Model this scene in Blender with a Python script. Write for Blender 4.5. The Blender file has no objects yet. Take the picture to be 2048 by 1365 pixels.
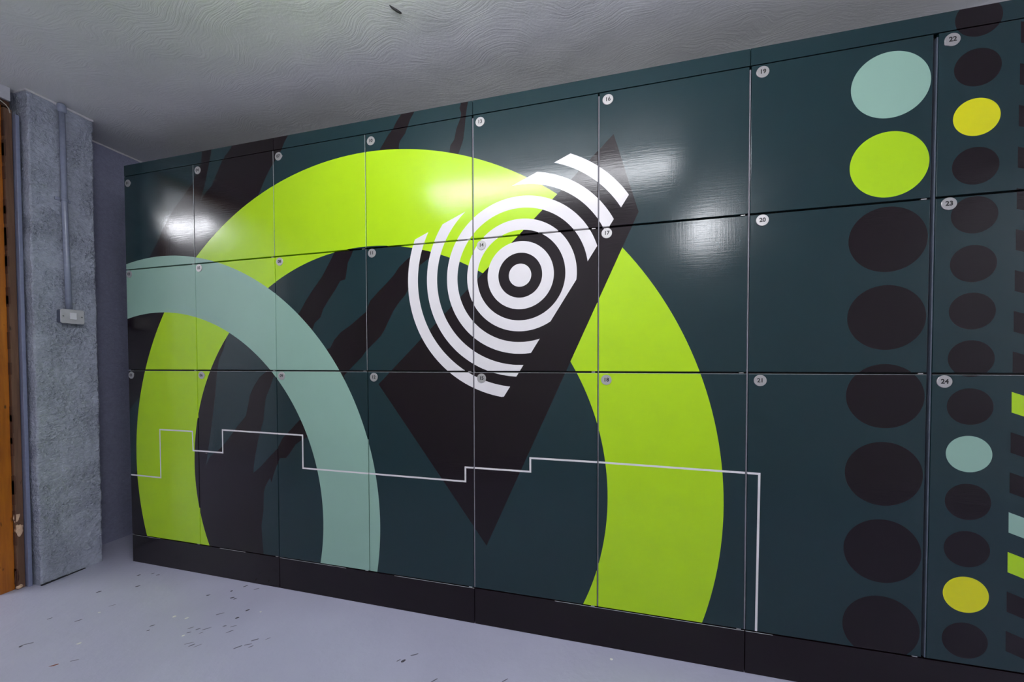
import bpy, bmesh, math, random
from mathutils import Vector, Matrix, noise
from mathutils.geometry import delaunay_2d_cdt

# ------------------------------------------------------------------ scene, camera, world, exposure
scene = bpy.context.scene
COL = scene.collection
scene.view_settings.view_transform = 'Standard'
scene.view_settings.look = 'None'
scene.view_settings.gamma = 1.0
scene.view_settings.use_curve_mapping = False
scene.view_settings.exposure = 0.3

cam_data = bpy.data.cameras.new('camera')
cam_data.sensor_width = 36.0
cam_data.lens = 36.0 * 700.0 / 2048.0
cam_data.shift_y = 55.4 / 2048.0
cam_data.clip_start = 0.02
cam = bpy.data.objects.new('camera', cam_data)
COL.objects.link(cam)
YAW, PITCH, ROLL = -0.2361, -0.0192, -0.0022
cy, sy, cp, sp, cr, sr = math.cos(YAW), math.sin(YAW), math.cos(PITCH), math.sin(PITCH), math.cos(ROLL), math.sin(ROLL)
vf = Vector((sy * cp, cy * cp, sp)); vr = Vector((cy, -sy, 0)); vu = vr.cross(vf)
vr2 = cr * vr + sr * vu; vu2 = -sr * vr + cr * vu
M = Matrix((vr2, vu2, -vf)).transposed().to_4x4()
M.translation = Vector((2.742, -1.506, 1.206))
cam.matrix_world = M
scene.camera = cam

world = bpy.data.worlds.new('world')
scene.world = world
world.use_nodes = True
bg = world.node_tree.nodes['Background']
bg.inputs[0].default_value = (0.5, 0.55, 0.7, 1)
bg.inputs[1].default_value = 0.0

LAMP_STRENGTH = 31.5
SIDE_LAMP_STRENGTH = 36.0
BULKHEAD_STRENGTH = 34.0
LAMP_COLOR = (0.93, 0.95, 1.0)

# ------------------------------------------------------------------ helpers
def srgb(r, g, b):
    def f(c):
        c /= 255.0
        return c / 12.92 if c <= 0.04045 else ((c + 0.055) / 1.055) ** 2.4
    return (f(r), f(g), f(b), 1.0)

def nodes_of(name):
    m = bpy.data.materials.new(name)
    m.use_nodes = True
    nt = m.node_tree
    return m, nt, nt.nodes['Principled BSDF']

def add(nt, kind, **kw):
    n = nt.nodes.new(kind)
    for k, v in kw.items():
        setattr(n, k, v)
    return n

def mapped_position(nt, scale, rot=(0, 0, 0)):
    g = add(nt, 'ShaderNodeNewGeometry')
    mp = add(nt, 'ShaderNodeMapping')
    mp.inputs['Scale'].default_value = scale
    mp.inputs['Rotation'].default_value = rot
    nt.links.new(g.outputs['Position'], mp.inputs['Vector'])
    return mp.outputs['Vector']

def noise_node(nt, vec, scale, detail=3, rough=0.55, dist=0.0):
    n = add(nt, 'ShaderNodeTexNoise')
    n.inputs['Scale'].default_value = scale
    n.inputs['Detail'].default_value = detail
    n.inputs['Roughness'].default_value = rough
    n.inputs['Distortion'].default_value = dist
    nt.links.new(vec, n.inputs['Vector'])
    return n.outputs[0]

def mathn(nt, op, a, b):
    n = add(nt, 'ShaderNodeMath', operation=op)
    for i, v in enumerate((a, b)):
        if isinstance(v, (int, float)):
            n.inputs[i].default_value = v
        else:
            nt.links.new(v, n.inputs[i])
    return n.outputs[0]

def bump(nt, height, strength, distance, normal=None):
    b = add(nt, 'ShaderNodeBump')
    b.inputs['Strength'].default_value = strength
    b.inputs['Distance'].default_value = distance
    nt.links.new(height, b.inputs['Height'])
    if normal is not None:
        nt.links.new(normal, b.inputs['Normal'])
    return b.outputs['Normal']

def mix_color(nt, fac, c1, c2):
    n = add(nt, 'ShaderNodeMix', data_type='RGBA')
    for sock, v in ((n.inputs[6], c1), (n.inputs[7], c2)):
        if isinstance(v, tuple):
            sock.default_value = v
        else:
            nt.links.new(v, sock)
    nt.links.new(fac, n.inputs[0])
    return n.outputs[2]

def ramp(nt, fac, p0, p1, c0=(0, 0, 0, 1), c1=(1, 1, 1, 1)):
    r = add(nt, 'ShaderNodeValToRGB')
    r.color_ramp.elements[0].position = p0; r.color_ramp.elements[0].color = c0
    r.color_ramp.elements[1].position = p1; r.color_ramp.elements[1].color = c1
    nt.links.new(fac, r.inputs[0])
    return r.outputs[0]

def paint(name, col, rough=0.19, spec=0.43):
    """gloss paint brushed by hand on the flat doors"""
    m, nt, p = nodes_of(name)
    g = mapped_position(nt, (1, 1, 1))
    big = noise_node(nt, g, 1.7, 2, 0.5)
    tone = ramp(nt, noise_node(nt, g, 6.0, 4), 0.3, 0.7)
    c = mix_color(nt, tone, tuple(v * 0.975 for v in col[:3]) + (1,), tuple(v * 1.02 for v in col[:3]) + (1,))
    nt.links.new(c, p.inputs['Base Color'])
    p.inputs['Specular IOR Level'].default_value = spec
    st_h = noise_node(nt, mapped_position(nt, (9, 9, 170)), 1.0, 3, 0.6)
    st_v = noise_node(nt, mapped_position(nt, (170, 170, 9)), 1.0, 3, 0.6)
    strokes = mathn(nt, 'ADD', mathn(nt, 'MULTIPLY', st_h, 1.0), mathn(nt, 'MULTIPLY', st_v, 0.6))
    grain = noise_node(nt, g, 320.0, 2)
    n1 = bump(nt, big, 1.0, 0.004)
    n2 = bump(nt, strokes, 0.7, 0.00028, n1)
    n3 = bump(nt, grain, 0.35, 0.00012, n2)
    nt.links.new(n3, p.inputs['Normal'])
    r = ramp(nt, noise_node(nt, g, 5.0, 3, 0.5), 0.2, 0.8, (rough * 0.85,) * 3 + (1,), (rough * 1.3,) * 3 + (1,))
    nt.links.new(r, p.inputs['Roughness'])
    return m

def plain(name, col, rough=0.5, metallic=0.0, spec=0.5, vary=0.08, scale=30.0, bump_d=0.0):
    m, nt, p = nodes_of(name)
    g = mapped_position(nt, (1, 1, 1))
    f = noise_node(nt, g, scale, 4)
    c = mix_color(nt, ramp(nt, f, 0.3, 0.7), tuple(v * (1 - vary) for v in col[:3]) + (1,), tuple(v * (1 + vary) for v in col[:3]) + (1,))
    nt.links.new(c, p.inputs['Base Color'])
    p.inputs['Roughness'].default_value = rough
    p.inputs['Metallic'].default_value = metallic
    p.inputs['Specular IOR Level'].default_value = spec
    if bump_d:
        nt.links.new(bump(nt, f, 1.0, bump_d), p.inputs['Normal'])
    return m

def emitter(name, col, strength):
    m, nt, p = nodes_of(name)
    p.inputs['Base Color'].default_value = (0.8, 0.8, 0.8, 1)
    p.inputs['Emission Color'].default_value = col + (1,)
    p.inputs['Emission Strength'].default_value = strength
    return m

def link(name, me, mats, parent=None, loc=None):
    for m in (mats if isinstance(mats, (list, tuple)) else [mats]):
        me.materials.append(m)
    o = bpy.data.objects.new(name, me)
    COL.objects.link(o)
    if parent is not None:
        o.parent = parent
    if loc is not None:
        o.location = loc
    return o

def bm_obj(name, bm, mats, parent=None, loc=None, smooth=False):
    me = bpy.data.meshes.new(name)
    bm.normal_update()
    bm.to_mesh(me); bm.free()
    if smooth:
        for p in me.polygons:
            p.use_smooth = True
    return link(name, me, mats, parent, loc)

def add_box(bm, lo, hi, bevel=0.0, mat=0):
    vs = [bm.verts.new((x, y, z)) for x in (lo[0], hi[0]) for y in (lo[1], hi[1]) for z in (lo[2], hi[2])]
    fs = []
    for q in ((0, 1, 3, 2), (4, 6, 7, 5), (0, 4, 5, 1), (2, 3, 7, 6), (0, 2, 6, 4), (1, 5, 7, 3)):
        fs.append(bm.faces.new([vs[i] for i in q]))
    for f in fs:
        f.material_index = mat
    if bevel > 0:
        es = list({e for f in fs for e in f.edges})
        r = bmesh.ops.bevel(bm, geom=es, offset=bevel, segments=2, affect='EDGES', profile=0.5)
        for f in r['faces']:
            f.material_index = mat

def box(name, lo, hi, mat, parent=None, bevel=0.0, loc=None):
    bm = bmesh.new()
    add_box(bm, lo, hi, bevel)
    bmesh.ops.recalc_face_normals(bm, faces=bm.faces)
    return bm_obj(name, bm, mat, parent, loc)

def add_tube(bm, pts, r, seg=16, caps=True):
    rings = []
    n = len(pts)
    for i, p in enumerate(pts):
        p = Vector(p)
        t = (Vector(pts[min(i + 1, n - 1)]) - Vector(pts[max(i - 1, 0)])).normalized()
        a = Vector((0, 0, 1)) if abs(t.z) < 0.9 else Vector((1, 0, 0))
        u = t.cross(a).normalized(); v = t.cross(u)
        rr = r[i] if isinstance(r, (list, tuple)) else r
        rings.append([bm.verts.new(p + rr * (math.cos(k * 2 * math.pi / seg) * u + math.sin(k * 2 * math.pi / seg) * v)) for k in range(seg)])
    for a, b in zip(rings, rings[1:]):
        for k in range(seg):
            f = bm.faces.new((a[k], a[(k + 1) % seg], b[(k + 1) % seg], b[k])); f.smooth = True
    if caps:
        bm.faces.new(rings[0]); bm.faces.new(rings[-1])

def tube(name, pts, r, mat, parent=None, seg=16):
    bm = bmesh.new()
    add_tube(bm, pts, r, seg)
    bmesh.ops.recalc_face_normals(bm, faces=bm.faces)
    return bm_obj(name, bm, mat, parent)

def thing(name, label, cat, loc=(0, 0, 0), group=None):
    o = bpy.data.objects.new(name, None)
    o.empty_display_size = 0.1
    COL.objects.link(o); o.location = loc
    return tag(o, label, cat, group)

def tag(o, label, cat, group=None):
    o['label'] = label; o['category'] = cat
    if group:
        o['group'] = group
    return o

def struct(o):
    o['kind'] = 'structure'
    return o

# ------------------------------------------------------------------ materials
TEAL = paint('teal_paint', srgb(22, 46, 51), 0.155)
BLACK = paint('black_paint', srgb(21, 10, 17), 0.155, 0.33)
LIME = paint('lime_paint', srgb(174, 216, 22), 0.17)
MINT = paint('mint_paint', srgb(146, 181, 166), 0.17)
YELLOW = paint('yellow_paint', srgb(222, 220, 20), 0.17)
WHITE = paint('white_paint', srgb(226, 221, 224), 0.17)
LIT_WORN_EDGE = plain('lit_worn_pale_edge', srgb(150, 152, 154), 0.4, vary=0.2, scale=60)  # paints the light caught by door rims, also scuffs on plinth tops
PAINTS = [TEAL, BLACK, LIME, MINT, YELLOW, WHITE, LIT_WORN_EDGE]
P_TEAL, P_BLACK, P_LIME, P_MINT, P_YELLOW, P_WHITE, P_LIT_WORN = range(7)
STEEL_DARK = plain('dark_carcass_steel', (0.02, 0.022, 0.026, 1), 0.6)
LIT_EDGE_BLUE = plain('blue_grey_lit_door_edge', (0.085, 0.1, 0.135, 1), 0.35)  # colour holds the light on the left edge of the last doors
STEEL_GREY = plain('grey_edge_strip', (0.2, 0.19, 0.22, 1), 0.45)
BARE_METAL = plain('bare_metal', (0.62, 0.6, 0.6, 1), 0.35, metallic=0.9)
DISC_METAL = plain('satin_disc_metal', (0.5, 0.48, 0.48, 1), 0.3, metallic=0.65, vary=0.05, scale=400)
DIGIT_INK = plain('engraved_black', (0.012, 0.01, 0.01, 1), 0.5)
PIPE_PAINT = plain('grey_blue_gloss_paint', srgb(146, 152, 174), 0.16, bump_d=0.0008, scale=60)
TRIM_PAINT = plain('grey_blue_satin_paint', srgb(128, 134, 160), 0.35, bump_d=0.0006, scale=50)
PLATE_METAL = plain('grey_switch_plate', srgb(186, 185, 190), 0.4)
ROCKER_WHITE = plain('white_plastic', srgb(232, 230, 238), 0.3, vary=0.01)
CEIL_EDGE = plain('ceiling_white_edge', srgb(214, 212, 216), 0.6, bump_d=0.002, scale=80)
FOAM = plain('cream_foam', srgb(225, 190, 160), 0.9, bump_d=0.01, scale=60)

def rough_wall(name, col, big_d, fine_d, rough):
    m, nt, p = nodes_of(name)
    g = mapped_position(nt, (1, 1, 1))
    n1 = noise_node(nt, g, 70.0, 3, 0.6)
    n2 = noise_node(nt, mapped_position(nt, (60, 60, 130), (0.35, 0, 0)), 1.0, 4, 0.6, 0.6)
    mask = ramp(nt, noise_node(nt, g, 7.0, 3), 0.35, 0.65)
    h = mathn(nt, 'MULTIPLY', n1, mask)
    a = bump(nt, h, 1.0, fine_d)
    b = bump(nt, n2, 1.0, big_d, a)
    nt.links.new(b, p.inputs['Normal'])
    c = mix_color(nt, ramp(nt, n1, 0.35, 0.7), tuple(v * 0.9 for v in col[:3]) + (1,), tuple(v * 1.08 for v in col[:3]) + (1,))
    nt.links.new(c, p.inputs['Base Color'])
    p.inputs['Roughness'].default_value = rough
    return m

WALL_ROUGH = rough_wall('rough_grey_blue_render', srgb(180, 186, 203), 0.008, 0.026, 0.25)
WALL_PLAIN = rough_wall('grey_blue_wall_paint', srgb(145, 147, 172), 0.004, 0.004, 0.42)

def make_floor_mat():
    m, nt, p = nodes_of('grey_blue_floor_paint')
    g = mapped_position(nt, (1, 1, 1))
    f = noise_node(nt, g, 2.2, 5, 0.6)
    c = mix_color(nt, ramp(nt, f, 0.3, 0.7), srgb(180, 180, 202), srgb(188, 188, 210))
    scuff = ramp(nt, noise_node(nt, mapped_position(nt, (40, 12, 1), (0, 0, 0.7)), 1.0, 6, 0.7), 0.68, 0.8)
    c2 = mix_color(nt, mathn(nt, 'MULTIPLY', scuff, 0.18), c, srgb(140, 138, 156))
    nt.links.new(c2, p.inputs['Base Color'])
    nt.links.new(ramp(nt, noise_node(nt, g, 5.0, 4), 0.3, 0.7, (0.33,) * 3 + (1,), (0.46,) * 3 + (1,)), p.inputs['Roughness'])
    n1 = bump(nt, noise_node(nt, g, 28.0, 5, 0.6), 0.5, 0.003)
    nt.links.new(n1, p.inputs['Normal'])
    return m
FLOOR_MAT = make_floor_mat()

def make_ceiling_mat():
    m, nt, p = nodes_of('brushed_white_ceiling')
    g = mapped_position(nt, (1, 1, 1))
    base = noise_node(nt, g, 1.3, 3)
    c = mix_color(nt, ramp(nt, base, 0.3, 0.7), srgb(228, 227, 228), srgb(238, 238, 238))
    nt.links.new(c, p.inputs['Base Color'])
    p.inputs['Roughness'].default_value = 0.5
    warp = add(nt, 'ShaderNodeTexNoise'); warp.inputs['Scale'].default_value = 2.0
    nt.links.new(g, warp.inputs['Vector'])
    vm = add(nt, 'ShaderNodeVectorMath', operation='MULTIPLY_ADD')
    vm.inputs[1].default_value = (0.5, 0.5, 0.0)
    nt.links.new(warp.outputs[1], vm.inputs[0]); nt.links.new(g, vm.inputs[2])
    mp = add(nt, 'ShaderNodeMapping'); mp.inputs['Scale'].default_value = (10, 150, 1); mp.inputs['Rotation'].default_value = (0, 0, 0.5)
    nt.links.new(vm.outputs[0], mp.inputs['Vector'])
    strokes = noise_node(nt, mp.outputs[0], 1.0, 3, 0.6)
    mask = ramp(nt, noise_node(nt, g, 3.0, 3), 0.3, 0.6)
    n1 = bump(nt, noise_node(nt, g, 3.0, 2), 1.0, 0.008)
    n2 = bump(nt, mathn(nt, 'MULTIPLY', strokes, mask), 0.8, 0.0026, n1)
    n3 = bump(nt, noise_node(nt, g, 90.0, 3), 0.5, 0.0012, n2)
    nt.links.new(n3, p.inputs['Normal'])
    return m
CEIL_MAT = make_ceiling_mat()

def make_wood(name, c1, c2, rough):
    m, nt, p = nodes_of(name)
    v = mapped_position(nt, (40, 40, 2.2))
    f = noise_node(nt, v, 1.0, 5, 0.6, 0.8)
    c = mix_color(nt, ramp(nt, f, 0.3, 0.7), c1, c2)
    knot = ramp(nt, noise_node(nt, mapped_position(nt, (30, 30, 12)), 1.0, 2), 0.7, 0.76)
    c = mix_color(nt, knot, c, tuple(x * 0.25 for x in c1[:3]) + (1,))
    nt.links.new(c, p.inputs['Base Color'])
    p.inputs['Roughness'].default_value = rough
    nt.links.new(bump(nt, f, 0.6, 0.002), p.inputs['Normal'])
    return m
WOOD_ORANGE = make_wood('varnished_orange_pine', srgb(150, 80, 18), srgb(190, 112, 24), 0.35)
WOOD_BROWN = make_wood('raw_brown_timber', srgb(86, 60, 46), srgb(124, 90, 68), 0.7)
WOOD_DARK = make_wood('dark_rough_edge', srgb(52, 34, 26), srgb(96, 56, 36), 0.7)

# ------------------------------------------------------------------ room shell
CEIL = 2.65
XR, XL, YF, YB = 8.6, -3.6, -2.3, 0.72
def slab(name, lo, hi, mat):
    return struct(box(name, lo, hi, mat))

floor = slab('floor', (XL - 0.1, YF - 0.1, -0.1), (XR + 0.1, YB + 0.1, 0.0), FLOOR_MAT)
ceiling = slab('ceiling', (XL - 0.1, YF - 0.1, CEIL), (XR + 0.1, YB + 0.1, CEIL + 0.1), CEIL_MAT)
PALE_WALL = rough_wall('pale_wall_paint', srgb(238, 238, 240), 0.002, 0.002, 0.6)
wall_back = slab('wall_back', (XL, YB, 0), (XR, YB + 0.1, CEIL), PALE_WALL)
wall_front = slab('wall_front', (XL, YF - 0.1, 0), (XR, YF, CEIL), PALE_WALL)
wall_right = slab('wall_right', (XR, YF, 0), (XR + 0.1, YB, CEIL), PALE_WALL)
wall_far_left = slab('wall_left_far', (XL - 0.1, YF, 0), (XL, YB, CEIL), PALE_WALL)

def rough_face(name, x, y0, y1, z0, z1, step, amp, mat, seed, joint=True, parent=None, back=0.05):
    """a rendered wall face towards +X with real unevenness, closed at its sides"""
    ny = max(2, int((y1 - y0) / step)); nz = int((z1 - z0) / step)
    bm = bmesh.new()
    g = []
    for i in range(ny + 1):
        row = []
        for k in range(nz + 1):
            y = y0 + (y1 - y0) * i / ny; z = z0 + (z1 - z0) * k / nz
            p = Vector((seed, y * 9, z * 9))
            d = noise.noise(p) * amp * 0.5 + noise.noise(p * 4.1) * amp * 0.5 + noise.noise(p * 9.3) * amp * 0.55 * max(0.1, 0.5 + noise.noise(p * 0.8 + Vector((9, 0, 0))))
            if joint:
                zz = (z + 0.012 * noise.noise(Vector((3.1, y * 7, seed)))) % 0.225
                d -= 0.0022 * math.exp(-((zz - 0.1) / 0.004) ** 2)
            yy = y
            if i in (0, ny):
                yy += noise.noise(Vector((seed + 7, 0.3 * i, z * 16))) * amp * 0.9 + noise.noise(Vector((seed + 3, i, z * 55))) * amp * 0.6
                d -= amp * 0.8
            row.append(bm.verts.new((x + d, yy, z)))
        g.append(row)
    for i in range(ny):
        for k in range(nz):
            f = bm.faces.new((g[i][k], g[i + 1][k], g[i + 1][k + 1], g[i][k + 1])); f.smooth = True
    # closed sides
    for col in (g[0], g[-1]):
        prev = None
        for v in col:
            w = bm.verts.new((x - back, v.co.y, v.co.z))
            if prev:
                bm.faces.new((prev[0], v, w, prev[1]))
            prev = (v, w)
    bmesh.ops.recalc_face_normals(bm, faces=bm.faces)
    return bm_obj(name, bm, mat, parent)

# left wall: a recess beside the lockers, the protruding pier, the door wall nearer the camera
wall_left = struct(rough_face('wall_left', -0.435, -0.06, YB, 0.0, CEIL, 0.012, 0.003, WALL_PLAIN, 4.2, back=0.08))
pier = struct(rough_face('wall_pier', -0.175, -0.285, -0.038, 0.0, CEIL, 0.005, 0.0056, WALL_ROUGH, 1.7, back=0.262))
pier['label'] = 'rough rendered grey-blue pier between the door and the lockers'
bm = bmesh.new()
for lo, hi in (((-0.435, YF, 0), (-0.345, -1.45, CEIL)), ((-0.435, -0.33, 0), (-0.345, -0.285, CEIL)), ((-0.435, -1.45, 2.60), (-0.345, -0.33, CEIL))):
    add_box(bm, lo, hi)
bmesh.ops.recalc_face_normals(bm, faces=bm.faces)
door_wall = struct(bm_obj('wall_left_door_side', bm, PALE_WALL))
# ceiling paint lapping over the tops of the walls
def paint_edge(name, x, y0, y1, h, seed, parent):
    bm = bmesh.new()
    n = max(4, int((y1 - y0) / 0.02)); prev = None
    for i in range(n + 1):
        y = y0 + (y1 - y0) * i / n
        hh = h * (1 + 0.45 * noise.noise(Vector((seed, y * 25, 0))))
        a = bm.verts.new((x, y, CEIL - hh)); b = bm.verts.new((x, y, CEIL - 0.0005)); c = bm.verts.new((x - 0.012, y, CEIL - hh - 0.001))
        if prev:
            bm.faces.new((prev[0], a, b, prev[1])); bm.faces.new((prev[2], c, a, prev[0]))
        prev = (a, b, c)
    bmesh.ops.recalc_face_normals(bm, faces=bm.faces)
    return bm_obj(name, bm, CEIL_EDGE, parent)
paint_edge('paint_edge', -0.1695, -0.286, -0.036, 0.011, 1.0, pier)
paint_edge('paint_edge', -0.431, -0.04, 0.7, 0.009, 2.0, wall_left)
box('paint_edge', (-0.28, -0.2915, CEIL - 0.008), (-0.172, -0.285, CEIL - 0.0005), CEIL_EDGE, pier)
# dark open joint where the pier meets the floor
bm = bmesh.new()
for i in range(14):
    y = -0.285 + 0.012 * i
    add_box(bm, (-0.176, y, 0.0005), (-0.166 + 0.003 * noise.noise(Vector((i, 0, 0))), y + 0.012, 0.007 + 0.004 * noise.noise(Vector((i * .7, 3, 0))) - 0.0003 * i))
bm_obj('floor_joint', bm, plain('dark_joint', (0.02, 0.02, 0.028, 1), 0.8), pier)

# ------------------------------------------------------------------ door at the left edge of the view
door = bpy.data.objects.new('door_1', None); COL.objects.link(door); struct(door)
door.location = (-0.265, -0.8, 0)
DL = Vector((0.265, 0.8, 0))
def dbox(name, lo, hi, mat, bevel=0.0015):
    return box(name, tuple(Vector(lo) + DL), tuple(Vector(hi) + DL), mat, door, bevel)
dbox('door_lining', (-0.345, -0.384, 0.0), (-0.263, -0.3355, 2.545), WOOD_ORANGE)
dbox('door_lining', (-0.345, -1.40, 0.0), (-0.263, -1.352, 2.545), WOOD_ORANGE)
dbox('door_head', (-0.345, -1.352, 2.50), (-0.263, -0.384, 2.545), WOOD_ORANGE)
dbox('door_frame', (-0.345, -0.3345, 0.0), (-0.246, -0.3075, 2.535), WOOD_BROWN)
dbox('door_frame', (-0.345, -1.43, 0.0), (-0.246, -1.4005, 2.535), WOOD_BROWN)
dbox('door_frame', (-0.345, -1.43, 2.547), (-0.262, -0.3075, 2.578), WOOD_DARK)
# rough, split edge of the brown post
bm = bmesh.new()
rnd = random.Random(5)
for i in range(26):
    z = 0.02 + rnd.random() * 2.4
    h = 0.05 + rnd.random() * 0.05; w = 0.002 + rnd.random() * 0.005
    add_box(bm, (-0.27, -0.3375, z), (-0.2435 + rnd.random() * 0.002, -0.3375 + w, z + h))
for v in bm.verts:
    v.co += DL
bm_obj('splintered_edge', bm, WOOD_DARK, door)
def lump(name, c, r, mat, seed, parent, off):
    bm = bmesh.new()
    bmesh.ops.create_icosphere(bm, subdivisions=3, radius=1.0)
    for v in bm.verts:
        d = 1 + 0.45 * noise.noise(v.co * 1.7 + Vector((seed, 0, 0)))
        v.co = Vector((v.co.x * r[0] * d, v.co.y * r[1] * d, v.co.z * r[2] * d)) + Vector(c) + off
    return bm_obj(name, bm, mat, parent, smooth=True)
lump('filler_lump', (-0.250, -0.329, 0.385), (0.007, 0.010, 0.028), FOAM, 1, door, DL)
lump('filler_lump', (-0.247, -0.323, 0.318), (0.010, 0.013, 0.032), FOAM, 2, door, DL)
lump('filler_lump', (-0.250, -0.333, 0.07), (0.006, 0.008, 0.035), WOOD_DARK, 3, door, DL)
lump('filler_lump', (-0.247, -0.328, 0.012), (0.010, 0.012, 0.010), FOAM, 4, door, DL)
# lintel above the door and the painted batten against the pier
struct(box('trim_1', (-0.345, -1.45, 2.580), (-0.250, -0.309, CEIL), plain('pale_lintel_paint', srgb(196, 196, 206), 0.6, bump_d=0.002), None, 0.002))
struct(box('trim_2', (-0.345, -0.306, 0.0), (-0.222, -0.2925, 2.512), TRIM_PAINT, None, 0.0015))
# thin pale cable that sags over the door head
cab = tube('cable', [(-0.243, -0.40, 2.558), (-0.243, -0.37, 2.563), (-0.243, -0.345, 2.560), (-0.243, -0.328, 2.549), (-0.243, -0.318, 2.535), (-0.244, -0.314, 2.515)], 0.0022, plain('pale_cable_sheath', srgb(190, 180, 170), 0.5), None, 10)
tag(cab, 'thin pale cable sagging across the head of the wooden door', 'cable')

# ------------------------------------------------------------------ conduit and switch on the pier
PX = -0.154
cond = thing('conduit_pipe', 'grey painted metal conduit running down the rough pier into the light switch', 'pipe', (PX, -0.169, 1.5))
def rel(o, pts):
    return [tuple(Vector(p) - o.location) for p in pts]
tube('pipe', rel(cond, [(PX, -0.171, 2.628), (PX, -0.1695, 2.1), (PX, -0.166, 1.75), (PX, -0.163, 1.505)]), 0.0122, PIPE_PAINT, cond, 24)
tube('coupling', rel(cond, [(PX, -0.171, 2.600), (PX, -0.171, 2.606), (PX, -0.171, 2.640), (PX, -0.171, 2.646)]), [0.0122, 0.0175, 0.0175, 0.0145], PIPE_PAINT, cond, 24)
bm = bmesh.new()
for s in (-1, 1):
    add_box(bm, (-0.173, -0.1695 + s * 0.021 - 0.009, 2.112), (-0.1665, -0.1695 + s * 0.021 + 0.009, 2.128), 0.001)
add_tube(bm, [(PX, -0.1695, 2.112), (PX, -0.1695, 2.128)], 0.0142, 20)
for v in bm.verts:
    v.co -= cond.location
bmesh.ops.recalc_face_normals(bm, faces=bm.faces)
bm_obj('saddle_clip', bm, PIPE_PAINT, cond)

sw = thing('light_switch', 'grey metal light switch with a white rocker on the rough pier', 'switch', (-0.172, -0.158, 1.4675))
def rounded_plate(name, y0, y1, z0, z1, x0, x1, r, mat, parent, bev=0.002):
    bm = bmesh.new()
    pts = []
    for cyy, czz, a0 in ((y1 - r, z1 - r, 0), (y0 + r, z1 - r, 90), (y0 + r, z0 + r, 180), (y1 - r, z0 + r, 270)):
        for k in range(7):
            a = math.radians(a0 + 15 * k)
            pts.append((cyy + r * math.cos(a), czz + r * math.sin(a)))
    cyc, czc = (y0 + y1) / 2, (z0 + z1) / 2
    rings = []
    for x, ins in ((x0, 0), (x1 - bev, 0), (x1 - bev * 0.3, bev * 0.35), (x1, bev)):
        rings.append([bm.verts.new((x - parent.location.x, y - parent.location.y - math.copysign(ins, y - cyc), z - parent.location.z - math.copysign(ins, z - czc))) for y, z in pts])
    n = len(pts)
    for a, b in zip(rings, rings[1:]):
        for k in range(n):
            bm.faces.new((a[k], a[(k + 1) % n], b[(k + 1) % n], b[k]))
    bm.faces.new(rings[-1]); bm.faces.new(rings[0])
    bmesh.ops.recalc_face_normals(bm, faces=bm.faces)
    return bm_obj(name, bm, mat, parent)
bb = rounded_plate('back_box', -0.201, -0.115, 1.430, 1.505, -0.178, -0.139, 0.008, plain('grey_blue_box_shade', srgb(84, 90, 110), 0.35), sw)  # dark colour stands in for shade on the side of the box
bb['label'] = 'grey-blue back box, darkened for its shaded side'
fp = rounded_plate('face_plate', -0.2045, -0.1115, 1.4275, 1.5075, -0.139, -0.134, 0.010, PLATE_METAL, sw)
rk = rounded_plate('rocker', -0.1695, -0.1445, 1.4515, 1.4885, -0.1345, -0.1285, 0.0015, ROCKER_WHITE, sw, 0.001)
rk['label'] = 'white plastic rocker'
for y in (-0.194, -0.122):
    bm = bmesh.new()
    bmesh.ops.create_cone(bm, cap_ends=True, segments=14, radius1=0.0038, radius2=0.003, depth=0.0016, matrix=Matrix.Rotation(math.pi / 2, 4, 'Y'))
    bm_obj('screw', bm, plain('screw_metal', (0.25, 0.25, 0.26, 1), 0.4, metallic=0.8), sw, (-0.1335 + 0.172, y + 0.158, 1.4675 - 1.4675))

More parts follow.
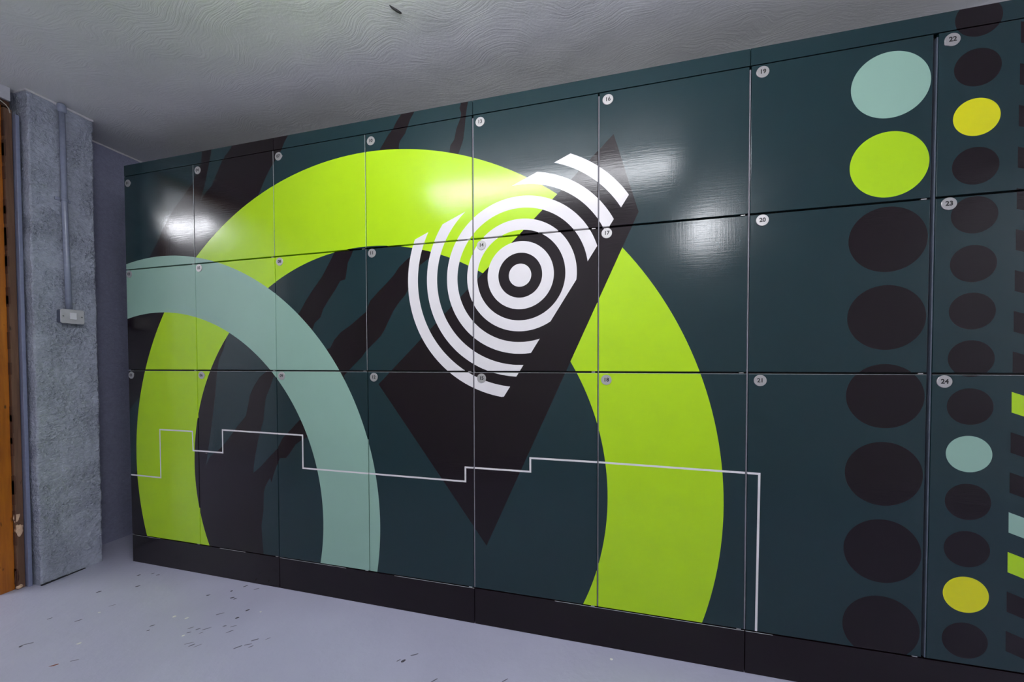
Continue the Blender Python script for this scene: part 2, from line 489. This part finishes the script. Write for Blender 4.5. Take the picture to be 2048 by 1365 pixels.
# ------------------------------------------------------------------ mural painted across the locker fronts (x, z in metres on the locker plane)
STRIPES = [
    [(0.616, 2.385), (0.615, 2.362), (0.607, 2.312), (0.570, 2.258), (0.540, 2.208), (0.488, 2.160), (0.443, 2.121), (0.397, 2.082), (0.351, 2.026), (0.320, 1.989), (0.267, 1.905), (0.206, 1.829), (0.076, 1.581), (-0.075, 1.467), (-0.095, 0.865), (0.009, 0.921), (0.086, 0.995), (0.182, 1.047), (0.303, 1.107), (0.578, 1.447), (0.835, 1.764), (0.994, 2.082), (1.007, 2.106), (1.028, 2.144), (1.047, 2.177), (1.080, 2.224), (1.112, 2.261), (1.150, 2.305), (1.173, 2.347), (1.191, 2.369), (1.202, 2.388), (0.832, 2.389), (0.822, 2.367), (0.781, 2.331), (0.753, 2.298), (0.717, 2.240), (0.681, 2.180), (0.638, 2.148), (0.609, 2.119), (0.591, 2.078), (0.603, 2.125), (0.625, 2.176), (0.640, 2.218), (0.655, 2.269), (0.667, 2.310), (0.682, 2.366), (0.685, 2.386)],
    [(-0.108, 0.475), (0.008, 0.505), (0.065, 0.564), (0.300, 0.991), (0.574, 1.279), (0.720, 1.305), (0.774, 1.365), (0.743, 1.277), (0.711, 1.224), (0.695, 1.153), (0.682, 1.044), (0.666, 0.952), (0.645, 0.841), (0.629, 0.758), (0.609, 0.657), (0.597, 0.617), (0.631, 0.675), (0.717, 0.735), (0.759, 0.775), (0.829, 0.854), (0.891, 0.915), (0.909, 0.979), (0.920, 1.027), (0.948, 1.076), (0.988, 1.128), (1.028, 1.154), (1.066, 1.176), (1.103, 1.144), (1.078, 1.126), (1.058, 1.077), (1.028, 1.019), (1.017, 0.962), (1.010, 0.898), (0.989, 0.840), (0.971, 0.786), (0.954, 0.716), (0.943, 0.668), (0.935, 0.606), (0.992, 0.650), (1.038, 0.695), (1.096, 0.746), (1.136, 0.810), (1.187, 0.854), (1.243, 0.907), (1.292, 0.897), (1.322, 0.834), (1.259, 0.805), (1.216, 0.778), (1.178, 0.729), (1.153, 0.702), (1.114, 0.699), (1.089, 0.651), (1.068, 0.602), (1.055, 0.564), (1.049, 0.591), (1.016, 0.542), (1.005, 0.508), (1.000, 0.407), (0.985, 0.321), (0.990, 0.231), (0.996, 0.167), (0.995, 0.126), (0.469, 0.100), (-0.120, 0.118)],
    [(1.473, 1.769), (1.454, 1.736), (1.418, 1.680), (1.389, 1.637), (1.335, 1.576), (1.292, 1.523), (1.255, 1.469), (1.246, 1.459), (1.191, 1.403), (1.252, 1.298), (1.330, 1.373), (1.332, 1.380), (1.344, 1.407), (1.380, 1.436), (1.398, 1.479), (1.434, 1.527), (1.469, 1.569), (1.498, 1.612), (1.529, 1.619), (1.544, 1.700), (1.564, 1.733), (1.578, 1.766), (1.583, 1.797), (1.506, 1.804)],
    [(1.988, 1.757), (1.953, 1.741), (1.887, 1.705), (1.861, 1.688), (1.825, 1.658), (1.798, 1.623), (1.750, 1.579), (1.713, 1.548), (1.669, 1.507), (1.641, 1.451), (1.602, 1.424), (1.557, 1.391), (1.500, 1.358), (1.460, 1.320), (1.436, 1.280), (1.412, 1.271), (1.374, 1.232), (1.432, 1.118), (1.520, 1.119), (1.514, 1.138), (1.549, 1.172), (1.577, 1.197), (1.616, 1.230), (1.644, 1.264), (1.677, 1.292), (1.694, 1.306), (1.726, 1.335), (1.748, 1.367), (1.770, 1.409), (1.796, 1.455), (1.828, 1.496), (1.859, 1.527), (1.875, 1.554), (1.923, 1.618), (1.937, 1.662), (1.992, 1.697), (2.039, 1.730)],
    [(1.854, 2.391), (1.844, 2.377), (1.818, 2.345), (1.800, 2.315), (1.773, 2.288), (1.752, 2.259), (1.730, 2.229), (1.702, 2.195), (1.837, 2.176), (1.830, 2.222), (1.832, 2.243), (1.841, 2.259), (1.864, 2.283), (1.877, 2.313), (1.892, 2.346), (1.913, 2.377), (1.922, 2.400)],
    [(2.146, 2.380), (2.138, 2.355), (2.146, 2.331), (2.141, 2.306), (2.122, 2.265), (2.112, 2.219), (2.093, 2.195), (2.088, 2.165), (2.078, 2.132), (2.127, 2.114), (2.131, 2.152), (2.140, 2.171), (2.155, 2.212), (2.162, 2.259), (2.167, 2.310), (2.174, 2.353), (2.181, 2.380), (2.184, 2.400), (2.150, 2.401)],
]
RING_C = (2.4165, 1.586)
RINGS = [(0.0, 0.0503), (0.098, 0.1484), (0.1972, 0.2453), (0.2925, 0.3440), (0.3935, 0.4450), (0.4915, 0.5428)]
CLIP_R = ((2.342, 1.051), (2.869, 1.884))      # rings stop at this line
CLIP_L = ((1.910, 1.783), (2.642, 2.086))
RECT = [(2.809, 2.137), (2.907, 1.812), (2.259, 0.370), (1.710, 1.099)]
LINE = [(0.008, 0.5295), (0.2535, 0.5295), (0.2535, 0.8140), (0.5050, 0.8140), (0.5085, 0.7050), (0.7255, 0.7050), (0.7255, 0.8320),
        (1.2600, 0.8275), (1.2600, 0.6555), (2.1580, 0.6560), (2.1580, 0.7220), (2.4615, 0.7230), (2.4615, 0.7835), (2.7500, 0.7840),
        (3.3075, 0.7785), (3.3460, 0.7780), (3.3410, 0.1740)]

def circle(c, r, n):
    return [(c[0] + r * math.cos(2 * math.pi * k / n), c[1] + r * math.sin(2 * math.pi * k / n)) for k in range(n)]

def in_poly(p, poly):
    x, z = p; inside = False
    j = len(poly) - 1
    for i in range(len(poly)):
        xi, zi = poly[i]; xj, zj = poly[j]
        if (zi > z) != (zj > z) and x < (xj - xi) * (z - zi) / (zj - zi) + xi:
            inside = not inside
        j = i
    return inside

def side(p, l):
    (ax, az), (bx, bz) = l
    return (bx - ax) * (p[1] - az) - (bz - az) * (p[0] - ax)

SHAPES = []          # (paint, list of closed outlines, test)
def shape(paint_i, outlines, test):
    xs = [p[0] for o in outlines for p in o]; zs = [p[1] for o in outlines for p in o]
    SHAPES.append((paint_i, outlines, test, (min(xs), max(xs), min(zs), max(zs))))
def poly_shape(paint_i, poly):
    shape(paint_i, [poly], lambda p, q=poly: in_poly(p, q))
def ring_shape(paint_i, c1, r1, c0, r0, n=240):
    shape(paint_i, [circle(c1, r1, n), circle(c0, r0, n)],
          lambda p: math.hypot(p[0] - c1[0], p[1] - c1[1]) < r1 and math.hypot(p[0] - c0[0], p[1] - c0[1]) > r0)
def disc_shape(paint_i, c, r, n=72):
    shape(paint_i, [circle(c, r, n)], lambda p: math.hypot(p[0] - c[0], p[1] - c[1]) < r)

for s in STRIPES:
    poly_shape(P_BLACK, s)
ring_shape(P_LIME, (1.6420, 0.6440), 1.5832, (1.6535, 0.6355), 1.1362)
poly_shape(P_BLACK, RECT)
ring_shape(P_MINT, (0.2882, 0.3995), 1.4233, (0.2650, 0.3825), 1.1162)
def ring_test(r0, r1):
    def t(p):
        r = math.hypot(p[0] - RING_C[0], p[1] - RING_C[1])
        if not (r0 < r < r1) or side(p, CLIP_R) < 0:
            return False
        return r < 0.36 or side(p, CLIP_L) < 0
    return t
for r0, r1 in RINGS:
    o = [circle(RING_C, r1, 160)]
    if r0 > 0:
        o.append(circle(RING_C, r0, 160))
    o.append(list(CLIP_R)); o.append(list(CLIP_L))
    shape(P_WHITE, o, ring_test(r0, r1))
HW = 0.0040
for (ax, az), (bx, bz) in zip(LINE, LINE[1:]):
    dx, dz = bx - ax, bz - az; L = math.hypot(dx, dz); dx *= HW / L; dz *= HW / L
    poly_shape(P_WHITE, [(ax - dx - dz, az - dz + dx), (bx + dx - dz, bz + dz + dx), (bx + dx + dz, bz + dz - dx), (ax - dx + dz, az - dz - dx)])
for i, z in enumerate((2.1651, 1.8916, 1.6322, 1.3593, 1.0822, 0.8063, 0.5298, 0.2540)):
    disc_shape(P_MINT if i == 0 else P_LIME if i == 1 else P_BLACK, (3.7311, z), 0.1135)
for i, z in enumerate((2.341, 2.179, 2.0165, 1.856, 1.694, 1.532, 1.3735, 1.214, 1.052, 0.891, 0.728, 0.566, 0.409, 0.2505)):
    disc_shape(P_YELLOW if i in (2, 12) else P_MINT if i == 9 else P_BLACK, (3.9675, z), 0.0617)
for i in range(17):
    z1 = 2.304 - 0.1334 * i
    poly_shape(P_LIME if i in (9, 13) else P_MINT if i == 12 else P_BLACK,
               [(4.0745, z1), (4.36, z1 - 0.11), (4.36, z1 - 0.178), (4.0755, z1 - 0.068)])

def clip_seg(a, b, r):
    x0, x1, z0, z1 = r
    t0, t1 = 0.0, 1.0
    dx, dz = b[0] - a[0], b[1] - a[1]
    for p, q in ((-dx, a[0] - x0), (dx, x1 - a[0]), (-dz, a[1] - z0), (dz, z1 - a[1])):
        if p == 0:
            if q < 0:
                return None
        else:
            t = q / p
            if p < 0:
                t0 = max(t0, t)
            else:
                t1 = min(t1, t)
    if t0 >= t1:
        return None
    return (a[0] + t0 * dx, a[1] + t0 * dz), (a[0] + t1 * dx, a[1] + t1 * dz)

def painted_panel(name, rect, thick, parent, base=P_TEAL, y_front=0.0, bevel=0.0014, mural=True, lit_worn=''):
    """one flat panel (x0, x1, z0, z1), its front split along the outlines of the paint that crosses it"""
    x0, x1, z0, z1 = rect
    b = bevel
    R = (x0 + b, x1 - b, z0 + b, z1 - b)
    shapes = [s for s in SHAPES if mural and s[3][0] < x1 and s[3][1] > x0 and s[3][2] < z1 and s[3][3] > z0]
    vs = [Vector((R[0], R[2])), Vector((R[1], R[2])), Vector((R[1], R[3])), Vector((R[0], R[3]))]
    es = [(0, 1), (1, 2), (2, 3), (3, 0)]
    if 's' in lit_worn:
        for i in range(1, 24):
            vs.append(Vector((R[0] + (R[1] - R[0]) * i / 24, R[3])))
    for _, outs, _, _ in shapes:
        for o in outs:
            n = len(o)
            for i in range(n if n > 2 else 1):
                c = clip_seg(o[i], o[(i + 1) % n], R)
                if c and math.hypot(c[1][0] - c[0][0], c[1][1] - c[0][1]) > 2e-5:
                    es.append((len(vs), len(vs) + 1)); vs.append(Vector(c[0])); vs.append(Vector(c[1]))
    V, E, F, _, _, _ = delaunay_2d_cdt(vs, es, [], 0, 1e-5)
    ox, oy, oz = parent.location
    bm = bmesh.new()
    bv = [bm.verts.new((v.x - ox, y_front - oy, v.y - oz)) for v in V]
    for f in F:
        cx = sum(V[i].x for i in f) / 3; cz = sum(V[i].y for i in f) / 3
        m = base
        for pi, _, test, bb in reversed(shapes):
            if bb[0] <= cx <= bb[1] and bb[2] <= cz <= bb[3] and test((cx, cz)):
                m = pi; break
        try:
            fc = bm.faces.new([bv[i] for i in f])
        except ValueError:
            continue
        fc.material_index = m
        if fc.normal.y > 0 or (fc.normal_update() or fc.normal.y) > 0:
            fc.normal_flip()
    # rim and sides follow the paint that meets the edge
    cxm, czm = (x0 + x1) / 2, (z0 + z1) / 2
    def ring_pt(v, y, ins):
        x = v.co.x + ox; z = v.co.z + oz
        if abs(x - R[0]) < 1e-4: x = x0 + ins
        if abs(x - R[1]) < 1e-4: x = x1 - ins
        if abs(z - R[2]) < 1e-4: z = z0 + ins
        if abs(z - R[3]) < 1e-4: z = z1 - ins
        return bm.verts.new((x - ox, y - oy, z - oz))
    bedges = [e for e in bm.edges if len(e.link_faces) == 1]
    lv = [{}, {}, {}]
    prof = ((y_front + b * 0.3, b * 0.3), (y_front + b, 0.0), (y_front + thick, 0.0))
    for e in bedges:
        for v in e.verts:
            for k, (y, ins) in enumerate(prof):
                if v not in lv[k]:
                    lv[k][v] = ring_pt(v, y, ins)
    for e in bedges:
        a, c = e.verts
        m = e.link_faces[0].material_index
        prev = (a, c)
        for k in range(3):
            nxt = (lv[k][a], lv[k][c])
            f = bm.faces.new((prev[0], prev[1], nxt[1], nxt[0])); f.material_index = m
            mx = (a.co.x + c.co.x) / 2 + ox; mz = (a.co.z + c.co.z) / 2 + oz
            if k < 2 and (('t' in lit_worn and abs(mz - R[3]) < 1e-4) or ('r' in lit_worn and abs(mx - R[1]) < 1e-4) or
                          ('s' in lit_worn and abs(mz - R[3]) < 1e-4 and noise.noise(Vector((mx * 2.3, 0.4, 5.0))) > 0.02)):
                f.material_index = P_LIT_WORN  # highlight put into the rim colour on doors, scuffed stretches on plinths
            prev = nxt
    bmesh.ops.recalc_face_normals(bm, faces=bm.faces)
    bm.faces.ensure_lookup_table()
    fr = [f for f in bm.faces if abs(f.normal.y) > 0.99]
    if fr and sum(f.normal.y * f.calc_area() for f in fr) > 0:
        bmesh.ops.reverse_faces(bm, faces=bm.faces)
    me = bpy.data.meshes.new(name)
    bm.to_mesh(me); bm.free()
    return link(name, me, PAINTS, parent)

# ------------------------------------------------------------------ number discs
def text_mesh(s, size):
    cu = bpy.data.curves.new('digits', 'FONT')
    cu.body = s; cu.size = size; cu.align_x = 'CENTER'; cu.align_y = 'CENTER'; cu.resolution_u = 3; cu.offset = 0.0007
    o = bpy.data.objects.new('digits', cu); COL.objects.link(o)
    dg = bpy.context.evaluated_depsgraph_get()
    me = bpy.data.meshes.new_from_object(o.evaluated_get(dg))
    bpy.data.objects.remove(o); bpy.data.curves.remove(cu)
    return me

def number_disc(text, x, z, parent, cab, tip=None):
    """satin metal disc, its front 2.5 mm proud of the door, with black digits; some have a small pointer"""
    r = 0.0212; n = 36
    bm = bmesh.new()
    prof = ((0.0, r), (-0.0018, r), (-0.0026, r - 0.0008))
    rings = []
    for y, rr in prof:
        ring = []
        for k in range(n):
            a = 2 * math.pi * k / n; q = rr
            if tip is not None:
                d = math.degrees(a) - tip
                d = abs((d + 180) % 360 - 180)
                if d < 20:
                    q += 0.0045 * (1 - d / 20)
            ring.append(bm.verts.new((q * math.cos(a), y, q * math.sin(a))))
        rings.append(ring)
    for a, b in zip(rings, rings[1:]):
        for k in range(n):
            bm.faces.new((a[k], b[k], b[(k + 1) % n], a[(k + 1) % n]))
    bm.faces.new(list(reversed(rings[-1])))
    bmesh.ops.recalc_face_normals(bm, faces=bm.faces)
    for f in bm.faces:
        f.material_index = 0
    tm = text_mesh(text, 0.0215)
    off = [bm.verts.new((v.co.x, -0.0029, v.co.y)) for v in tm.vertices]
    for p in tm.polygons:
        f = bm.faces.new([off[i] for i in p.vertices]); f.material_index = 1
    bpy.data.meshes.remove(tm)
    me = bpy.data.meshes.new('number_disc'); bm.to_mesh(me); bm.free()
    o = link('number_disc', me, [DISC_METAL, DIGIT_INK], parent)
    o.location = (x - cab.location.x, 0.0 - cab.location.y, z - cab.location.z)
    o['label'] = 'metal disc numbered ' + text
    return o

DISC = [(0.040, 0.043), (0.035, 0.027), (0.033, 0.031), (0.583, 0.037), (0.580, 0.026), (0.583, 0.028), (1.134, 0.036), (1.132, 0.028), (1.134, 0.027),
        (1.681, 0.038), (1.681, 0.025), (1.685, 0.030), (2.236, 0.036), (2.240, 0.031), (2.238, 0.030), (2.786, 0.034), (2.783, 0.025), (2.783, 0.032),
        (3.342, 0.030), (3.346, 0.026), (3.345, 0.029), (3.899, 0.031), (3.899, 0.024), (3.897, 0.027)]
TIPS = {1: 0, 3: 30, 7: 0, 6: 0, 22: 215}

# ------------------------------------------------------------------ locker cabinets
H1, H2, H3, H4, HT = 2.3135, 1.7614, 1.1628, 0.1670, 2.3784
SEAM = [0.008, 0.550, 1.1005, 1.650, 2.200, 2.750, 3.3025, 3.857, 4.400]
GAP = [0.0, 0.0018, 0.0019, 0.0021, 0.0034, 0.0030, 0.0036, 0.0075, 0.0]     # half gaps beside the doors
GH = [0.0018, 0.0034, 0.0036, 0.0024]                                       # half gaps under and over the doors
LAB = ['locker cabinet beside the grey pier, mint arch crossing a lime arch leg',
       'second locker cabinet from the left, top of the lime arch and black tiger stripes',
       'locker cabinet with white concentric rings on a tilted black rectangle',
       'locker cabinet at the right end with columns of painted round dots']
DOOR_LAB = {1: 'teal and black striped door', 2: 'mint arch door', 3: 'lime arch leg door with white line', 4: 'black striped door with lime corner',
            5: 'mint and lime arch door', 6: 'black striped door with stepped white line', 7: 'lime arch door', 8: 'teal door with black stripes',
            9: 'mint arch leg door', 10: 'lime arch crown door', 11: 'teal door with left ends of white rings', 12: 'teal door with black wedge',
            13: 'lime arch door with white rings', 14: 'black door with white bullseye', 15: 'teal door with black rectangle point',
            16: 'teal door with ends of white rings', 17: 'teal door with lime arch', 18: 'lime arch leg door',
            19: 'teal door with mint and lime dots', 20: 'teal door with two black dots', 21: 'teal door with white line and black dots',
            22: 'teal door with a yellow dot', 23: 'teal door with black dots and bars', 24: 'teal door with mint and yellow dots'}
D = 0.55
for ci in range(4):
    a, m, e = SEAM[2 * ci], SEAM[2 * ci + 1], SEAM[2 * ci + 2]
    cab = thing('locker_cabinet', LAB[ci], 'locker', ((a + e) / 2, 0.26, 0.0), 'painted locker cabinets along the wall')
    def L(p):
        return tuple(Vector(p) - cab.location)
    ja = 0.0 if ci == 0 else 0.0009
    xa, xe = a + ja, e - 0.0009
    # carcass: sides, middle upright, back, top, bottom and shelves in dark steel
    bm = bmesh.new()
    y0 = 0.0235
    for lo, hi in (((xa, 0.012 if ci == 0 else y0, H4 - 0.02), (xa + 0.004, 0.52, HT - 0.002)), ((xe - 0.004, y0, H4 - 0.02), (xe, 0.52, HT - 0.002)),
                   ((xa + 0.004, 0.515, H4 - 0.02), (xe - 0.004, 0.52, HT - 0.002)), ((xa + 0.004, y0, HT - 0.006), (xe - 0.004, 0.515, HT - 0.002)),
                   ((xa + 0.004, y0, H4 - 0.02), (xe - 0.004, 0.515, H4 - 0.016))):
        add_box(bm, L(lo), L(hi))
    add_box(bm, L((m - 0.012, y0, H4 - 0.016)), L((m + 0.012, 0.515, HT - 0.006)))
    for z in (H2, H3):
        add_box(bm, L((xa + 0.004, y0, z - 0.012)), L((m - 0.012, 0.515, z + 0.012)))
        add_box(bm, L((m + 0.012, y0, z - 0.012)), L((xe - 0.004, 0.515, z + 0.012)))
    bmesh.ops.recalc_face_normals(bm, faces=bm.faces)
    bm_obj('carcass', bm, STEEL_DARK, cab)
    painted_panel('header_panel', (xa, xe, H1 + GH[0], HT), 0.0215, cab)
    painted_panel('plinth_panel', (xa + 0.001, xe, 0.0, H4 - GH[3]), 0.0215, cab, base=P_BLACK, y_front=0.0, mural=False, lit_worn='s')
    # grey strips that close the upright gaps; the blue-grey one imitates a lit door edge
    for si in (2 * ci, 2 * ci + 1):
        if si in (4, 5, 6, 7):
            w0, w1 = {7: (0.0025, 0.0068), 4: (-0.0016, 0.0030), 5: (-0.0012, 0.0026), 6: (-0.0024, 0.0022)}[si]
            st = box('edge_strip', L((SEAM[si] + w0, 0.002, H4 + 0.002)), L((SEAM[si] + w1, 0.0225, H1 - 0.012)), LIT_EDGE_BLUE if si == 7 else STEEL_GREY, cab, 0.0006)
            st['label'] = 'grey metal edge strip' if si != 7 else 'added blue-grey strip imitating a lit door edge'
    for col in range(2):
        sl = 2 * ci + col
        dx0 = SEAM[sl] + (GAP[sl] if sl else 0.0005); dx1 = SEAM[sl + 1] - (GAP[sl + 1] if sl < 7 else 0.002)
        for row, (zt, zb, gt, gb) in enumerate(((H1, H2, GH[0], GH[1]), (H2, H3, GH[1], GH[2]), (H3, H4, GH[2], GH[3]))):
            num = 6 * ci + 3 * col + row + 1
            d = painted_panel('door', (dx0, dx1, zb + gb, zt - gt), 0.0115 if sl in (6, 7) else 0.017, cab,
                              lit_worn=('t' if row == 2 else '') + ('r' if num in (1, 4, 7, 8) else ''))
            d['label'] = '%s, number %02d' % (DOOR_LAB[num], num)
            dx, dz = DISC[num - 1]
            number_disc('%02d' % num, dx, zt - dz, d, cab, TIPS.get(num))
            # pivot hinges showing in the gaps at the right-hand corners
            for z in (zb, zt):
                if (z in (H2, H3) and z == zt) or z == H4:
                    hx = dx1 - 0.016
                    hg = box('hinge', L((hx - 0.008, 0.0015, z - 0.0016)), L((hx + 0.007, 0.012, z + 0.0014)), BARE_METAL, d, 0.0005)

# ------------------------------------------------------------------ worn paint on the floor and a scar in the ceiling
CHIP_DARK = plain('bare_dark_concrete', srgb(70, 66, 76), 0.8)
CHIP_GREY = plain('scraped_floor', srgb(112, 108, 124), 0.7)
CHIP_WHITE = plain('white_fleck', srgb(235, 235, 228), 0.6)
CHIP_BROWN = plain('brown_splinter', srgb(140, 84, 70), 0.7)
rnd = random.Random(11)
def chips(name, spots, mat, ln, wd, ang):
    bm = bmesh.new()
    for x, y in spots:
        l = ln * (0.6 + 0.8 * rnd.random()); w = wd * (0.6 + 0.8 * rnd.random()); a = ang + rnd.uniform(-0.25, 0.25)
        top = []
        for k in range(8):
            t = 2 * math.pi * k / 8
            q = 1 + rnd.uniform(-0.25, 0.25)
            u, v = l * q * math.cos(t), w * q * math.sin(t)
            top.append((x + u * math.cos(a) - v * math.sin(a), y + u * math.sin(a) + v * math.cos(a)))
        tv = [bm.verts.new((px, py, 0.0006)) for px, py in top]; bv = [bm.verts.new((px, py, -0.001)) for px, py in top]
        bm.faces.new(tv)
        for k in range(8):
            bm.faces.new((bv[k], bv[(k + 1) % 8], tv[(k + 1) % 8], tv[k]))
    bmesh.ops.recalc_face_normals(bm, faces=bm.faces)
    o = bm_obj(name, bm, mat, floor)
    o['kind'] = 'stuff'
    return o
chips('dark_paint_chips', [(0.221, -0.093), (0.279, -0.063), (0.326, -0.066), (0.34, -0.167), (0.199, -0.247), (0.766, -0.354), (0.784, -0.38), (0.789, -0.134),
      (0.874, -0.08), (0.93, -0.121), (0.954, -0.123), (0.907, -0.031), (1.095, -0.174), (1.098, -0.226), (0.365, -0.57), (1.988, -0.259)], CHIP_DARK, 0.009, 0.004, 0.75)
chips('scuff_marks', [(0.987, -0.036), (0.989, -0.225), (0.953, -0.325), (0.993, -0.322), (1.031, -0.309), (0.976, -0.346), (1.032, -0.335), (1.092, -0.279),
      (1.133, -0.271), (1.149, -0.299), (1.303, -0.312), (1.27, -0.359), (1.297, -0.339), (1.321, -0.343), (1.045, -0.392), (1.068, -0.397), (1.095, -0.393),
      (0.39, -0.41), (0.239, -0.434), (0.408, -0.302), (0.69, -0.565), (0.375, -0.553), (1.352, -0.293), (2.016, -0.222), (2.411, -0.245), (2.147, -0.311), (1.968, -0.261)],
      CHIP_GREY, 0.013, 0.0022, 0.75)
chips('white_flecks', [(0.797, -0.288), (0.866, -0.283), (0.412, -0.352), (0.972, -0.366), (1.168, -0.168), (0.585, -0.502), (2.804, -0.056)], CHIP_WHITE, 0.006, 0.0045, 0.5)
chips('brown_splinters', [(0.644, -0.598)], CHIP_BROWN, 0.017, 0.0032, 0.85)
bm = bmesh.new()
add_tube(bm, [(1.926, -0.219, 2.6495), (1.932, -0.210, 2.6475), (1.946, -0.192, 2.647), (1.953, -0.183, 2.6475), (1.957, -0.178, 2.6495)], [0.0012, 0.004, 0.005, 0.004, 0.001], 10)
bm_obj('dark_plug', bm, plain('dark_plug_plastic', (0.02, 0.02, 0.02, 1), 0.5), ceiling)

# ------------------------------------------------------------------ lamps of the room and one added for fill
LAMP_HOUSING = plain('white_lamp_housing', srgb(225, 225, 225), 0.4)
LAMP_DIFF = emitter('lamp_diffuser', LAMP_COLOR, LAMP_STRENGTH)
SIDE_DIFF = emitter('side_lamp_diffuser', LAMP_COLOR, SIDE_LAMP_STRENGTH)
for lx, lab in ((2.36, 'white ceiling batten lamp over the aisle in front of the lockers'), (-1.7, 'white ceiling batten lamp in the space through the doorway'),
                (7.1, 'added fill lamp, a white ceiling batten out of view past the lockers')):  # unseen batten added to brighten the right end
    bat = thing('batten_light', lab, 'lamp', (lx, -1.08, CEIL), 'ceiling battens in a row')
    box('housing', (-0.91, -0.04, -0.10), (0.91, 0.04, -0.07), LAMP_HOUSING, bat, 0.004)
    for rx in (-0.6, 0.6):
        tube('drop_rod', [(rx, 0, -0.071), (rx, 0, 0.0)], 0.006, LAMP_HOUSING, bat, 10)
    box('diffuser', (-0.89, -0.038, -0.165), (0.89, 0.038, -0.099), LAMP_DIFF if lx == 2.36 else SIDE_DIFF, bat, 0.028)

blk = thing('bulkhead_light', 'round white bulkhead lamp high on the wall facing the lockers', 'lamp', (3.76, YF, 2.46))
def turned(name, prof, mat, parent, n=40):
    bm = bmesh.new()
    rings = [[bm.verts.new((r * math.cos(2 * math.pi * k / n), y, r * math.sin(2 * math.pi * k / n))) for k in range(n)] for r, y in prof]
    for a, b in zip(rings, rings[1:]):
        for k in range(n):
            bm.faces.new((a[k], a[(k + 1) % n], b[(k + 1) % n], b[k]))
    bm.faces.new(rings[0]); bm.faces.new(rings[-1])
    bmesh.ops.recalc_face_normals(bm, faces=bm.faces)
    return bm_obj(name, bm, mat, parent, smooth=True)
turned('base', [(0.145, 0.0), (0.15, 0.01), (0.15, 0.03), (0.135, 0.036)], LAMP_HOUSING, blk)
turned('diffuser', [(0.132, 0.036), (0.13, 0.055), (0.115, 0.072), (0.07, 0.084), (0.02, 0.087)], emitter('bulkhead_diffuser', LAMP_COLOR, BULKHEAD_STRENGTH), blk)
